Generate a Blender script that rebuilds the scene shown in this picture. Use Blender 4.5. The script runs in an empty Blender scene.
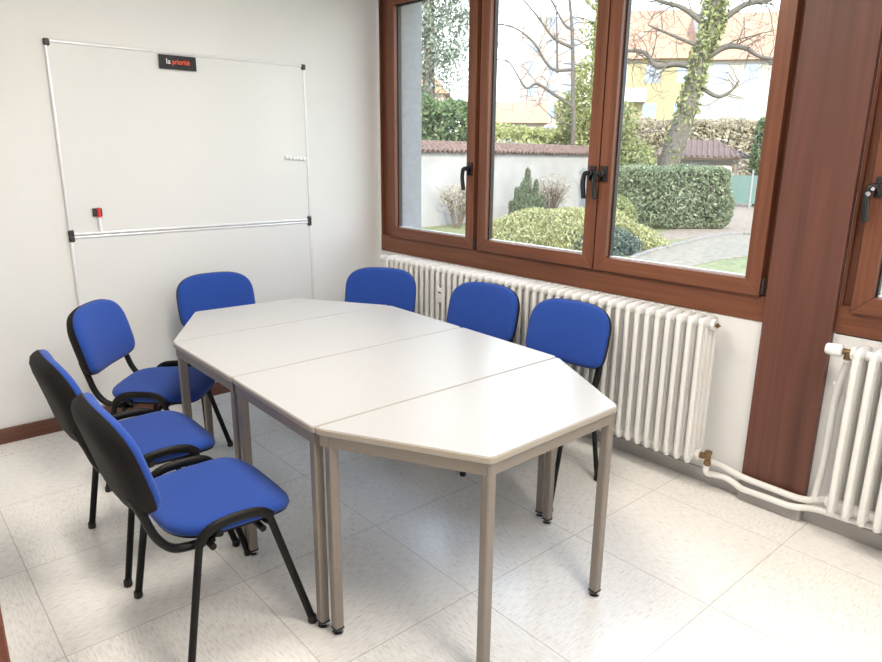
import bpy, math, random
from math import sin, cos, pi, sqrt
from mathutils import Vector, Matrix, noise
C = bpy.context.scene.collection
random.seed(7)
R = math.radians

# ------------------------------------------------------------ materials
def new_mat(name):
    m = bpy.data.materials.new(name); m.use_nodes = True
    nt = m.node_tree; b = nt.nodes['Principled BSDF']
    return m, nt, b
def mat(name, col, rough=.5, metal=0, var=.06, scale=20, bump=0, stretch=(1, 1, 1), sheen=0, coat=0, col2=None, bscale=None):
    m, nt, b = new_mat(name)
    L = nt.links
    tc = nt.nodes.new('ShaderNodeTexCoord'); mp = nt.nodes.new('ShaderNodeMapping')
    mp.inputs['Scale'].default_value = stretch
    L.new(tc.outputs['Object'], mp.inputs['Vector'])
    n = nt.nodes.new('ShaderNodeTexNoise'); n.inputs['Scale'].default_value = scale; n.inputs['Detail'].default_value = 4
    L.new(mp.outputs[0], n.inputs['Vector'])
    r = nt.nodes.new('ShaderNodeValToRGB'); r.color_ramp.elements[0].position = .3; r.color_ramp.elements[1].position = .7
    c2 = col2 if col2 else tuple(min(1, c*(1+var)) for c in col)
    c1 = tuple(c*(1-var) for c in col)
    r.color_ramp.elements[0].color = (*c1, 1); r.color_ramp.elements[1].color = (*c2, 1)
    L.new(n.outputs['Fac'], r.inputs[0]); L.new(r.outputs[0], b.inputs['Base Color'])
    b.inputs['Roughness'].default_value = rough; b.inputs['Metallic'].default_value = metal
    if sheen: b.inputs['Sheen Weight'].default_value = sheen
    if coat: b.inputs['Coat Weight'].default_value = coat
    if bump:
        n2 = n
        if bscale:
            n2 = nt.nodes.new('ShaderNodeTexNoise'); n2.inputs['Scale'].default_value = bscale; L.new(mp.outputs[0], n2.inputs['Vector'])
        bp = nt.nodes.new('ShaderNodeBump'); bp.inputs['Strength'].default_value = bump; bp.inputs['Distance'].default_value = .002
        L.new(n2.outputs['Fac'], bp.inputs['Height']); L.new(bp.outputs[0], b.inputs['Normal'])
    return m
def leaf_mat(name, c1, c2, c3):
    m, nt, b = new_mat(name); L = nt.links
    g = nt.nodes.new('ShaderNodeNewGeometry')
    r = nt.nodes.new('ShaderNodeValToRGB'); r.color_ramp.elements[0].color = (*c1, 1); r.color_ramp.elements[1].color = (*c3, 1)
    e = r.color_ramp.elements.new(.5); e.color = (*c2, 1)
    L.new(g.outputs['Random Per Island'], r.inputs[0]); L.new(r.outputs[0], b.inputs['Base Color'])
    b.inputs['Roughness'].default_value = .6
    tr = nt.nodes.new('ShaderNodeBsdfTranslucent'); L.new(r.outputs[0], tr.inputs['Color'])
    mx = nt.nodes.new('ShaderNodeMixShader'); mx.inputs[0].default_value = .35
    out = nt.nodes['Material Output']
    L.new(b.outputs[0], mx.inputs[1]); L.new(tr.outputs[0], mx.inputs[2]); L.new(mx.outputs[0], out.inputs['Surface'])
    return m
def wood_mat(name, c1, c2, axis=2, rough=.4, scale=1.0):
    m, nt, b = new_mat(name); L = nt.links
    tc = nt.nodes.new('ShaderNodeTexCoord'); mp = nt.nodes.new('ShaderNodeMapping')
    s = [42*scale]*3; s[axis] = 1.6*scale; mp.inputs['Scale'].default_value = s
    L.new(tc.outputs['Object'], mp.inputs['Vector'])
    n = nt.nodes.new('ShaderNodeTexNoise'); n.inputs['Scale'].default_value = 1; n.inputs['Detail'].default_value = 6; n.inputs['Distortion'].default_value = .8
    L.new(mp.outputs[0], n.inputs['Vector'])
    mp2 = nt.nodes.new('ShaderNodeMapping'); s2 = [9*scale]*3; s2[axis] = .5; mp2.inputs['Scale'].default_value = s2
    L.new(tc.outputs['Object'], mp2.inputs['Vector'])
    n2 = nt.nodes.new('ShaderNodeTexNoise'); n2.inputs['Scale'].default_value = 1; n2.inputs['Detail'].default_value = 3
    L.new(mp2.outputs[0], n2.inputs['Vector'])
    mm = nt.nodes.new('ShaderNodeMath'); mm.operation = 'ADD'; L.new(n.outputs['Fac'], mm.inputs[0]); L.new(n2.outputs['Fac'], mm.inputs[1])
    m2 = nt.nodes.new('ShaderNodeMath'); m2.operation = 'MULTIPLY'; m2.inputs[1].default_value = .5; L.new(mm.outputs[0], m2.inputs[0])
    r = nt.nodes.new('ShaderNodeValToRGB'); r.color_ramp.elements[0].position = .35; r.color_ramp.elements[1].position = .65
    r.color_ramp.elements[0].color = (*c1, 1); r.color_ramp.elements[1].color = (*c2, 1)
    L.new(m2.outputs[0], r.inputs[0]); L.new(r.outputs[0], b.inputs['Base Color'])
    b.inputs['Roughness'].default_value = rough; b.inputs['Specular IOR Level'].default_value = .35
    bp = nt.nodes.new('ShaderNodeBump'); bp.inputs['Strength'].default_value = .15; bp.inputs['Distance'].default_value = .001
    L.new(m2.outputs[0], bp.inputs['Height']); L.new(bp.outputs[0], b.inputs['Normal'])
    return m
def glass_mat():
    m = bpy.data.materials.new('window_glass'); m.use_nodes = True; nt = m.node_tree; nt.nodes.clear(); L = nt.links
    o = nt.nodes.new('ShaderNodeOutputMaterial'); t = nt.nodes.new('ShaderNodeBsdfTransparent'); g = nt.nodes.new('ShaderNodeBsdfGlossy')
    t.inputs[0].default_value = (.95, .97, .965, 1); g.inputs['Roughness'].default_value = .01
    f = nt.nodes.new('ShaderNodeLayerWeight'); f.inputs['Blend'].default_value = .5; mx = nt.nodes.new('ShaderNodeMixShader')
    pw = nt.nodes.new('ShaderNodeMath'); pw.operation = 'POWER'; pw.inputs[1].default_value = 5; L.new(f.outputs['Facing'], pw.inputs[0])
    ma = nt.nodes.new('ShaderNodeMath'); ma.operation = 'MULTIPLY_ADD'; ma.inputs[1].default_value = .9; ma.inputs[2].default_value = .035; L.new(pw.outputs[0], ma.inputs[0])
    L.new(ma.outputs[0], mx.inputs[0]); L.new(t.outputs[0], mx.inputs[1]); L.new(g.outputs[0], mx.inputs[2]); L.new(mx.outputs[0], o.inputs[0])
    return m
def emit_mat(name, col, s):
    m, nt, b = new_mat(name)
    b.inputs['Base Color'].default_value = (*col, 1); b.inputs['Emission Color'].default_value = (*col, 1); b.inputs['Emission Strength'].default_value = s
    return m
def floor_mat():
    m, nt, b = new_mat('vinyl_tile_floor'); L = nt.links; N = nt.nodes.new
    def M(op, a, bb=None, c=None):
        n = N('ShaderNodeMath'); n.operation = op
        for i, v in enumerate((a, bb, c)):
            if v is None: continue
            if isinstance(v, (int, float)): n.inputs[i].default_value = v
            else: L.new(v, n.inputs[i])
        return n.outputs[0]
    tc = N('ShaderNodeTexCoord'); sx = N('ShaderNodeSeparateXYZ'); L.new(tc.outputs['Object'], sx.inputs[0])
    T = .598
    u = M('DIVIDE', M('ADD', sx.outputs[0], 2.07+T*20), T); v = M('DIVIDE', M('ADD', sx.outputs[1], 2.575+T*20), T)
    par = M('MODULO', M('ADD', M('FLOOR', u), M('FLOOR', v)), 2.0)
    def streak(sc, thr0, thr1):
        mp = N('ShaderNodeMapping'); mp.inputs['Scale'].default_value = sc; L.new(tc.outputs['Object'], mp.inputs[0])
        n = N('ShaderNodeTexNoise'); n.inputs['Scale'].default_value = 1; n.inputs['Detail'].default_value = 5; n.inputs['Roughness'].default_value = .65
        L.new(mp.outputs[0], n.inputs['Vector']); return n.outputs['Fac']
    a = streak((26, 150, 1), 0, 0); c = streak((150, 26, 1), 0, 0)
    mix = N('ShaderNodeMix'); L.new(par, mix.inputs[0]); L.new(a, mix.inputs[2]); L.new(c, mix.inputs[3])
    r = N('ShaderNodeValToRGB'); cr = r.color_ramp
    cr.elements[0].position = .30; cr.elements[0].color = (.66, .62, .57, 1)
    cr.elements[1].position = .62; cr.elements[1].color = (.97, .96, .94, 1)
    e = cr.elements.new(.42); e.color = (.85, .83, .80, 1)
    e = cr.elements.new(.5); e.color = (.915, .90, .88, 1)
    L.new(mix.outputs[0], r.inputs[0])
    big = N('ShaderNodeTexNoise'); big.inputs['Scale'].default_value = 1.7; L.new(tc.outputs['Object'], big.inputs['Vector'])
    r2 = N('ShaderNodeValToRGB'); r2.color_ramp.elements[0].color = (.95, .94, .93, 1); r2.color_ramp.elements[1].color = (1, 1, 1, 1)
    L.new(big.outputs['Fac'], r2.inputs[0])
    mu = N('ShaderNodeMix'); mu.data_type = 'RGBA'; mu.blend_type = 'MULTIPLY'; mu.inputs[0].default_value = 1
    L.new(r.outputs[0], mu.inputs[6]); L.new(r2.outputs[0], mu.inputs[7])
    def edge(w):
        f = M('FRACT', w); return M('LESS_THAN', M('MINIMUM', f, M('SUBTRACT', 1.0, f)), .0028)
    j = M('MULTIPLY', M('MAXIMUM', edge(u), edge(v)), .5)
    m3 = N('ShaderNodeMix'); m3.data_type = 'RGBA'; L.new(j, m3.inputs[0]); L.new(mu.outputs[2], m3.inputs[6]); m3.inputs[7].default_value = (.22, .19, .16, 1)
    L.new(m3.outputs[2], b.inputs['Base Color'])
    b.inputs['Roughness'].default_value = .24; b.inputs['Specular IOR Level'].default_value = .62
    return m
def tile_roof_mat(name, c1, c2):
    return mat(name, c1, .8, col2=c2, scale=6)
def facade_mat(name, col): return mat(name, col, .9, scale=.6, var=.05)

M_ = dict(
 wall=mat('white_wall_paint', (.775, .772, .765), .75, var=.012, scale=3, bump=.12, bscale=180),
 ceil=mat('ceiling_paint', (.85, .84, .82), .85, var=.01),
 floor=floor_mat(),
 grey=mat('grey_skirting_paint', (.42, .40, .385), .5, var=.08, scale=8),
 skirt=wood_mat('brown_skirting', (.10, .042, .03), (.19, .08, .055), 0, .45),
 frame=wood_mat('window_frame_wood', (.125, .043, .022), (.22, .082, .042), 2, .38),
 frameh=wood_mat('window_rail_wood', (.125, .043, .022), (.22, .082, .042), 1, .38),
 pillar=wood_mat('pillar_wood', (.085, .034, .024), (.15, .060, .042), 2, .42, .6),
 seal=mat('rubber_seal', (.02, .018, .018), .5),
 handle=mat('black_handle', (.012, .012, .014), .22),
 chrome=mat('chrome', (.7, .7, .72), .15, 1),
 glass=glass_mat(),
 rad=mat('radiator_enamel', (.82, .81, .785), .35, var=.015, scale=10),
 brass=mat('tarnished_brass', (.23, .15, .075), .4, .8, var=.3, scale=60),
 vwhite=mat('white_plastic', (.85, .85, .85), .35),
 blue=mat('blue_fabric', (.018, .061, .30), .9, var=.12, scale=260, bump=.5, sheen=.12),
 black=mat('black_steel', (.004, .0038, .004), .5, var=.1),
 shell=mat('black_plastic', (.006, .0045, .0045), .7, var=.25, scale=90, bump=.4),
 rubber=mat('black_rubber', (.01, .01, .01), .6),
 top=mat('white_laminate', (.425, .42, .42), .30, var=.012, scale=30),
 edge=mat('beige_edging', (.40, .35, .29), .45, var=.03),
 taupe=mat('taupe_steel', (.235, .20, .17), .42, var=.03, scale=50),
 board=mat('whiteboard_enamel', (.745, .748, .742), .22, var=.006, scale=5),
 alu=mat('aluminium', (.80, .80, .82), .35, .35, var=.03),
 cap=mat('dark_grey_plastic', (.035, .035, .037), .45),
 sign=mat('sign_black', (.012, .011, .014), .4),
 red=mat('red_plastic', (.75, .03, .03), .35),
 orange=mat('orange_lettering', (.85, .10, .035), .5),
 white=mat('white_lettering', (.9, .9, .9), .5),
 door=wood_mat('door_wood', (.10, .028, .016), (.20, .06, .03), 2, .35),
 render=mat('grey_render', (.31, .305, .31), .9, var=.08, scale=30, bump=.3),
 diffuser=emit_mat('lamp_diffuser', (1, .93, .82), 4),  # glowing face of the added, unseen ceiling lamps
 lampframe=mat('lamp_housing', (.8, .8, .8), .4),
)

for k_ in ('black', 'shell', 'blue'): M_[k_].node_tree.nodes['Principled BSDF'].inputs['Specular IOR Level'].default_value = .25

# ------------------------------------------------------------ mesh helpers
class MB:
    def __init__(s): s.v = []; s.f = []
    def add(s, v, f):
        o = len(s.v); s.v += [tuple(p) for p in v]; s.f += [tuple(i+o for i in q) for q in f]; return s
    def box(s, x0, x1, y0, y1, z0, z1):
        x0, x1 = sorted((x0, x1)); y0, y1 = sorted((y0, y1)); z0, z1 = sorted((z0, z1))
        v = [(x, y, z) for x in (x0, x1) for y in (y0, y1) for z in (z0, z1)]
        return s.add(v, [(0, 1, 3, 2), (4, 6, 7, 5), (0, 4, 5, 1), (2, 3, 7, 6), (0, 2, 6, 4), (1, 5, 7, 3)])
    def tube(s, pts, rad, n=10, flat=1.0, cap=True):
        P = [Vector(p) for p in pts]; rs = rad if isinstance(rad, (list, tuple)) else [rad]*len(P)
        T = []
        for i in range(len(P)):
            a = P[max(0, i-1)]; b = P[min(len(P)-1, i+1)]; T.append((b-a).normalized())
        ref = Vector((0, 0, 1)) if abs(T[0].z) < .9 else Vector((1, 0, 0))
        nrm = (ref - T[0]*ref.dot(T[0])).normalized(); V = []; F = []
        for i, p in enumerate(P):
            nrm = (nrm - T[i]*nrm.dot(T[i])).normalized(); bi = T[i].cross(nrm)
            for k in range(n):
                a = 2*pi*k/n; V.append(p + nrm*cos(a)*rs[i] + bi*sin(a)*rs[i]*flat)
        for i in range(len(P)-1):
            for k in range(n):
                F.append((i*n+k, i*n+(k+1) % n, (i+1)*n+(k+1) % n, (i+1)*n+k))
        if cap: F.append(tuple(range(n-1, -1, -1))); F.append(tuple((len(P)-1)*n+k for k in range(n)))
        return s.add(V, F)
    def cyl(s, p0, p1, r, n=16, r1=None):
        return s.tube([p0, p1], [r, r if r1 is None else r1], n)
    def lathe(s, prof, o=(0, 0, 0), ax='z', n=20):
        V = []; F = []
        for (r, h) in prof:
            for k in range(n):
                a = 2*pi*k/n; x, y = r*cos(a), r*sin(a)
                p = (x, y, h) if ax == 'z' else ((h, x, y) if ax == 'x' else (y, h, x))
                V.append((p[0]+o[0], p[1]+o[1], p[2]+o[2]))
        for i in range(len(prof)-1):
            for k in range(n): F.append((i*n+k, i*n+(k+1) % n, (i+1)*n+(k+1) % n, (i+1)*n+k))
        F.append(tuple(range(n-1, -1, -1))); F.append(tuple((len(prof)-1)*n+k for k in range(n)))
        return s.add(V, F)
    def prism(s, poly, z0, z1):
        n = len(poly); V = [(x, y, z0) for x, y in poly]+[(x, y, z1) for x, y in poly]
        F = [tuple(range(n-1, -1, -1)), tuple(range(n, 2*n))]+[(i, (i+1) % n, n+(i+1) % n, n+i) for i in range(n)]
        return s.add(V, F)
    def xf(s, m):
        s.v = [tuple(m @ Vector(p)) for p in s.v]; return s
    def fn(s, f):
        s.v = [tuple(f(*p)) for p in s.v]; return s
    def build(s, name, m, parent=None, smooth=40, bevel=0, segs=2):
        me = bpy.data.meshes.new(name); me.from_pydata(s.v, [], s.f); me.validate(); me.update()
        import bmesh
        bm = bmesh.new(); bm.from_mesh(me); bmesh.ops.recalc_face_normals(bm, faces=bm.faces[:]) if len(s.f) < 40000 and smooth is not None else None
        bm.to_mesh(me); bm.free()
        me.materials.append(m)
        if smooth:
            me.shade_smooth(); me.set_sharp_from_angle(angle=R(smooth))
        o = bpy.data.objects.new(name, me); C.objects.link(o)
        if parent: o.parent = parent
        if bevel:
            b = o.modifiers.new('bevel', 'BEVEL'); b.width = bevel; b.segments = segs; b.limit_method = 'ANGLE'; b.angle_limit = R(40)
        return o
def tag(o, label=None, cat=None, group=None, kind=None):
    if label: o['label'] = label
    if cat: o['category'] = cat
    if group: o['group'] = group
    if kind: o['kind'] = kind
    return o
def thing(name, label, cat, loc=(0, 0, 0), rz=0, group=None, kind=None):
    o = bpy.data.objects.new(name, None); C.objects.link(o); o.location = loc; o.rotation_euler = (0, 0, rz)
    o.empty_display_size = .1
    return tag(o, label, cat, group, kind)
def struct(o, label): return tag(o, label, 'structure' if False else None, kind='structure')
def copy_tree(o, parent=None):
    c = o.copy(); C.objects.link(c); c.parent = parent
    for ch in [x for x in bpy.data.objects if x.parent == o]: copy_tree(ch, c)
    return c
def arc(c, r, a0, a1, n, plane='xz'):
    out = []
    for i in range(n+1):
        a = R(a0+(a1-a0)*i/n)
        if plane == 'xz': out.append((c[0]+r*cos(a), c[1], c[2]+r*sin(a)))
    return out
def bez(P, n=8):
    """Catmull-Rom through points"""
    P = [Vector(p) for p in P]; Q = [P[0]*2-P[1]]+P+[P[-1]*2-P[-2]]; out = []
    for i in range(1, len(Q)-2):
        for k in range(n):
            t = k/n; a, b, c, d = Q[i-1], Q[i], Q[i+1], Q[i+2]
            out.append(.5*((2*b)+(c-a)*t+(2*a-5*b+4*c-d)*t*t+(3*b-a-3*c+d)*t**3))
    out.append(P[-1]); return out
def fillet(P, r, n=6):
    """polyline with rounded corners"""
    P = [Vector(p) for p in P]; out = [P[0]]
    for i in range(1, len(P)-1):
        a = (P[i-1]-P[i]); b = (P[i+1]-P[i]); ra = min(r, a.length*.49, b.length*.49)
        s = P[i]+a.normalized()*ra; e = P[i]+b.normalized()*ra
        for k in range(n+1):
            t = k/n; out.append(s*(1-t)**2+P[i]*2*t*(1-t)+e*t*t)
    out.append(P[-1]); return out

# ------------------------------------------------------------ room shell
X0, Y1 = -3.82, -5.3        # far walls behind the camera
H = 2.78; WT = 2.62         # ceiling height, window head
struct(MB().box(X0, .35, Y1, .2, -.1, 0).build('floor', M_['floor'], smooth=None), '')
struct(MB().box(X0-.2, .35, Y1-.2, .2, H, H+.2).build('ceiling', M_['ceil'], smooth=None), '')
struct(MB().box(X0-.2, .35, 0, .2, 0, H).build('wall_back', M_['wall'], smooth=None), '')
struct(MB().box(X0-.2, X0, Y1, 0, 0, H).build('wall_left', M_['wall'], smooth=None), '')
struct(MB().box(X0-.2, .35, Y1-.2, Y1, 0, H).build('wall_front', M_['wall'], smooth=None), '')
w = MB()
w.box(0, .33, Y1, 0, -.3, .85)                # below the windows
w.box(0, .33, Y1, 0, 2.60, H+.2)                # lintel
w.box(0, .33, -.04, 0, .85, 2.60)
w.box(0, .33, -3.15, -2.86, .85, 2.60)
w.box(0, .33, Y1, -5.0, .85, 2.60)
struct(w.build('wall_right', M_['wall'], smooth=None), '')
struct(MB().box(.33, .36, Y1-.2, .2, -.3, .85).box(.33, .36, Y1-.2, .2, 2.6, 3.0).box(.33, .36, -.035, .2, .85, 2.6).box(.33, .36, -3.15, -2.86, .85, 2.6)
       .box(.05, .36, -.052, -.04, .85, 2.6).build('trim_1', M_['render'], smooth=None), '')
# skirtings
struct(MB().box(X0, 0, -.016, 0, 0, .085).build('baseboard_back', M_['skirt'], bevel=.003), '')
struct(MB().box(-.012, 0, -2.868, -.016, 0, .068).box(-.012, 0, Y1, -3.145, 0, .068).build('baseboard_right', M_['grey'], bevel=.002), '')
struct(MB().box(-.045, 0, -3.145, -2.868, 0, .10).build('trim_2', M_['grey'], bevel=.004), '')
# boxed pillar between the windows
struct(MB().box(-.035, -.001, -3.150, -2.872, .095, 2.70).build('trim_3', M_['pillar'], bevel=.003), '')
# open door leaf at the left edge of the view
d1 = struct(MB().box(-3.80, -2.897, -3.236, -3.196, .008, 2.02).build('door_1', M_['door'], bevel=.003), '')
for sy in (-1, 1):
    y = -3.236 if sy < 0 else -3.196
    MB().lathe([(.024, 0), (.024, .006*sy)], (-2.96, y, 1.02), 'y').cyl((-2.96, y, 1.02), (-2.96, y+.05*sy, 1.02), .009).cyl((-2.96, y+.05*sy, 1.02), (-3.07, y+.05*sy, 1.02), .009).build('door_handle', M_['chrome'], d1)

# ------------------------------------------------------------ windows
def window_handle(parent, y, z, key=False):
    h = MB()
    h.box(-.038, -.026, y-.019, y+.019, z-.038, z+.038)
    h.cyl((-.034, y, z), (-.062, y, z), .015, 14)
    h.tube(fillet([(-.058, y, z+.004), (-.064, y+.028, z+.002), (-.066, y+.034, z-.05), (-.060, y+.026, z-.128)], .02), .0125, 10)
    o = h.build('window_handle', M_['handle'], parent, bevel=.002)
    if key:
        MB().lathe([(.006, 0), (.009, -.003), (.009, -.008), (.005, -.010)], (-.070, y+.030, z-.012), 'x', 14).build('lock_cylinder', M_['chrome'], o) if False else None
    return o
def sash(parent, ya, yb, zb, zt, handle=None, hinge=None, top=True):
    """ya > yb: left / right edge seen from inside"""
    w_ = .070; xi, xo = -.026, .045
    f = MB()
    def rail(poly_y0, poly_y1): pass
    # stiles and rails with bevelled glazing edge, mitred
    def bar(outer, inner):
        # outer/inner: two (y,z) points each ; profile: full depth then sloped bead
        (a, b), (c, d) = outer, inner
        f.add([(xi, *a), (xi, *b), (xi, *d), (xi, *c), (xo, *a), (xo, *b), (xo, *d), (xo, *c)],
              [(0, 1, 2, 3), (7, 6, 5, 4), (0, 4, 5, 1), (2, 6, 7, 3), (1, 5, 6, 2), (0, 3, 7, 4)])
    O = [(ya, zb), (yb, zb), (yb, zt), (ya, zt)]; I = [(ya-w_, zb+w_), (yb+w_, zb+w_), (yb+w_, zt-w_), (ya-w_, zt-w_)]
    for i in (0, 2): bar((O[i], O[(i+1) % 4]), (I[i], I[(i+1) % 4]))
    fh = f; f = MB()
    for i in (1, 3): bar((O[i], O[(i+1) % 4]), (I[i], I[(i+1) % 4]))
    s = f.build('sash', M_['frame'], parent, bevel=.003)
    fh.build('sash_rail', M_['frameh'], s, bevel=.003)
    # bead + seal
    e = MB(); y0, y1, z0, z1 = yb+w_, ya-w_, zb+w_, zt-w_; g = .008
    e.box(.006, .030, y0, y0+g, z0, z1).box(.006, .030, y1-g, y1, z0, z1).box(.006, .030, y0, y1, z1-g, z1)
    MB().box(.008, .030, y0+g, y1-g, z0, z0+.007).build('glazing_strip', M_['alu'], s)
    e.build('glazing_seal', M_['seal'], s)
    MB().box(.016, .020, y0+.002, y1-.002, z0+.002, z1-.002).build('glass_pane', M_['glass'], s, smooth=None)
    if handle: window_handle(s, handle[0], handle[1])
    if hinge is not None:
        for z in (zb+.03,):
            MB().cyl((-.024, hinge, z-.02), (-.024, hinge, z+.05), .008, 12).build('hinge', M_['seal'], s)
    return s
def window(n, yL, yR, z0, z1, mull):
    f = MB(); xi, xo = .020, .075; fw = .055
    f.box(xi, xo, yR, yR+fw, z0, z1).box(xi, xo, yL-fw-.09 if n == 1 else yL-fw, yL, z0, z1)
    for m in mull: f.box(xi, xo, m-.03, m+.03, z0, z1)
    f.box(-.004, xo, yL-.012, yL-.0005, z0, z1).box(-.004, xo, yR+.0005, yR+.010, z0, z1)
    o = f.build('window_%d' % n, M_['frame'], bevel=.002)
    struct(o, '')
    MB().box(-.006, xo, yR, yL, z0-.002, z0+.112).box(xi-.002, xo, yR, yL, z1-.10, z1).build('frame_rail', M_['frameh'], o, bevel=.002)
    return o
w1 = window(1, -.030, -2.868, .843, 2.64, [-1.048, -1.955])
ZB, ZT = .957, 2.56
sash(w1, -.156, -1.030, ZB, ZT, (-1.000, 1.452), -1.050-.0)
sash(w1, -1.066, -1.950, ZB, ZT, (-1.920, 1.452), None)
sash(w1, -1.958, -2.838, ZB, ZT, (-1.990, 1.452), -2.850)
MB().box(.055, .36, -2.86, -.04, .835, .862).build('window_sill', M_['white'], w1, bevel=.003)
w2 = window(2, -3.150, -5.02, .858, 2.64, [-4.10])
s4 = sash(w2, -3.20, -4.09, .95, ZT, (-3.236, 1.44), None)
sash(w2, -4.11, -4.98, .95, ZT, None, None)
MB().lathe([(.004, 0), (.009, .001), (.009, .005), (.004, .006)], (-.078, -3.210, 1.415), 'x', 14).cyl((-.074, -3.222, 1.434), (-.066, -3.222, 1.434), .007).build('key', M_['chrome'], s4)
MB().box(.055, .36, -5.0, -3.15, .835, .862).build('window_sill', M_['white'], w2, bevel=.003)

# ------------------------------------------------------------ radiators
RZ0, RZ1 = .150, .858
def radiator_section():
    """one four-column cast iron section, thickness along y, depth along x"""
    b = MB(); xs = [-.192, -.151, -.110, -.069]
    for i, x in enumerate(xs):
        zt = RZ1-.05; zb = RZ0+.05
        rr = .0137
        pts = [(x, 0, zb-.015), (x, 0, zt+.010)]
        if i == 0: pts = [(x+.012, 0, RZ0+.012), (x, 0, RZ0+.045)]+[(x, 0, z) for z in (.3, .5, .7)]+[(x, 0, RZ1-.05), (x+.012, 0, RZ1-.018)]
        if i == 3: pts = [(x-.012, 0, RZ0+.012), (x, 0, RZ0+.045)]+[(x, 0, z) for z in (.3, .5, .7)]+[(x, 0, RZ1-.05), (x-.012, 0, RZ1-.010)]
        b.tube(pts, rr, 8, flat=.98)
    # headers, top and bottom
    for z, rz in ((RZ1-.032, .030), (RZ0+.034, .026)):
        V = []; n = 10; xsn = [-.203, -.196, -.150, -.110, -.070, -.064]
        b.tube([(xsn[0], 0, z), (xsn[1], 0, z), (xsn[2], 0, z), (xsn[3], 0, z), (xsn[4], 0, z), (xsn[5], 0, z)], [.010, rz*.72, rz*.95, rz*.95, rz*.78, .012], 10, flat=.62)
    b.box(-.18, -.075, -.004, .004, .505, .52)
    return b
def radiator(name, label, ys, hub_l, hub_r):
    t = thing(name, label, 'radiator', (-.13, (ys[0]+ys[-1])/2, 0))
    off = Vector((-.13, (ys[0]+ys[-1])/2, 0))
    first = None
    for y in ys:
        if first is None:
            o = radiator_section().build('section', M_['rad'], t, smooth=50); first = o
            o.modifiers.new('none', 'WELD') if False else None
        else:
            o = first.copy(); C.objects.link(o); o.parent = t
        o.location = (.13, y-off.y, 0)
    # nipples joining the sections
    b = MB(); a, c = ys[0]-off.y, ys[-1]-off.y
    for z in (RZ1-.040, RZ0+.042):
        b.cyl((0, a+.03, z), (0, c-.03, z), .019, 16)
        for e in (a+.022, c-.035): b.cyl((0, e, z), (0, e+.014, z), .026, 8)
    b.build('hub', M_['rad'], t)
    return t, off
P1 = .0541; ys1 = [-.352-P1*i for i in range(44)]
r1, o1 = radiator('radiator', 'long white cast iron radiator under the triple window behind the chairs', ys1, 1, 1)
P2 = .055; ys2 = [-3.300-P2*i for i in range(26)]
r2, o2 = radiator('radiator', 'white cast iron radiator right of the brown pillar with a thermostat head', ys2, 1, 1)
# wall brackets so that the radiators hang on the wall
for r_, ys in ((r1, ys1), (r2, ys2)):
    for y in (ys[3], ys[-4]):
        for z in (RZ0+.10, RZ1-.12): MB().cyl((.129, y-P1/2-(ys[0]+ys[-1])/2, z), (-.02, y-P1/2-(ys[0]+ys[-1])/2, z), .006, 8).build('wall_bracket', M_['rad'], r_)
def thermo(parent, off, y, s, z):
    # head axis along y ; s=+1 head on the +y side
    o = (-off.x-.13+.0, y-off.y, z)
    b = MB().lathe([(.019, 0), (.024, .004), (.025, .03), (.022, .05), (.022, .056), (.019, .060)], o, 'y', 20)
    if s < 0: pass
    return b.build('thermostat_head', M_['vwhite'], parent)
# left radiator: thermostat on the far end
zc = RZ1-.040
thermo(r1, o1, -.268, 1, zc-.0)
MB().cyl((0, -.325-o1.y, zc), (0, -.262-o1.y, zc), .012).cyl((0, -.285-o1.y, zc-.03), (0, -.285-o1.y, zc+.0), .011).build('valve', M_['brass'], r1)
MB().tube(fillet([(0, -.285-o1.y, zc-.02), (0, -.285-o1.y, .14), (.05, -.285-o1.y, .13)], .03), .010).build('supply_pipe', M_['rad'], r1)
# bleed valve top right, return valve bottom right
ye = ys1[-1]-.026-o1.y
MB().cyl((0, ye, zc), (0, ye-.016, zc), .007).cyl((0, ye-.016, zc), (0, ye-.022, zc), .011, 6).cyl((0, ye-.03, zc), (0, ye-.022, zc), .005).build('bleed_valve', M_['brass'], r1)
zr = RZ0+.042
b = MB().cyl((0, ye+.012, zr), (0, ye-.045, zr), .012).cyl((0, ye-.008, zr), (0, ye-.026, zr), .017, 6).cyl((0, ye-.046, zr-.036), (0, ye-.046, zr+.026), .013).cyl((0, ye-.046, zr+.014), (0, ye-.046, zr+.030), .017, 6).cyl((0, ye-.046, zr-.040), (0, ye-.046, zr-.020), .016, 6)
b.build('return_valve', M_['brass'], r1)
# heat meter
MB().box(-.075, -.055, -.925-.024-o1.y, -.925+.024-o1.y, .620, .715).build('heat_meter', M_['vwhite'], r1, bevel=.004)
hm = MB().box(-.0765, -.075, -.925-.012-o1.y, -.925+.012-o1.y, .682, .692).build('meter_display', M_['cap'], [o for o in r1.children if o.name.startswith('heat_meter')][0] if False else None)
for o in bpy.data.objects:
    if o.name.startswith('heat_meter'): hm.parent = o
# right radiator thermostat
thermo(r2, o2, -3.232, 1, zc)
MB().cyl((0, -3.285-o2.y, zc), (0, -3.225-o2.y, zc), .012).cyl((0, -3.250-o2.y, zc-.028), (0, -3.250-o2.y, zc+.0), .013).build('valve', M_['brass'], r2)
# meter on right radiator (edge of the picture)
MB().box(-.075, -.055, -3.465-.018-o2.y, -3.465+.018-o2.y, .70, .78).build('heat_meter', M_['vwhite'], r2, bevel=.004)
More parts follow.
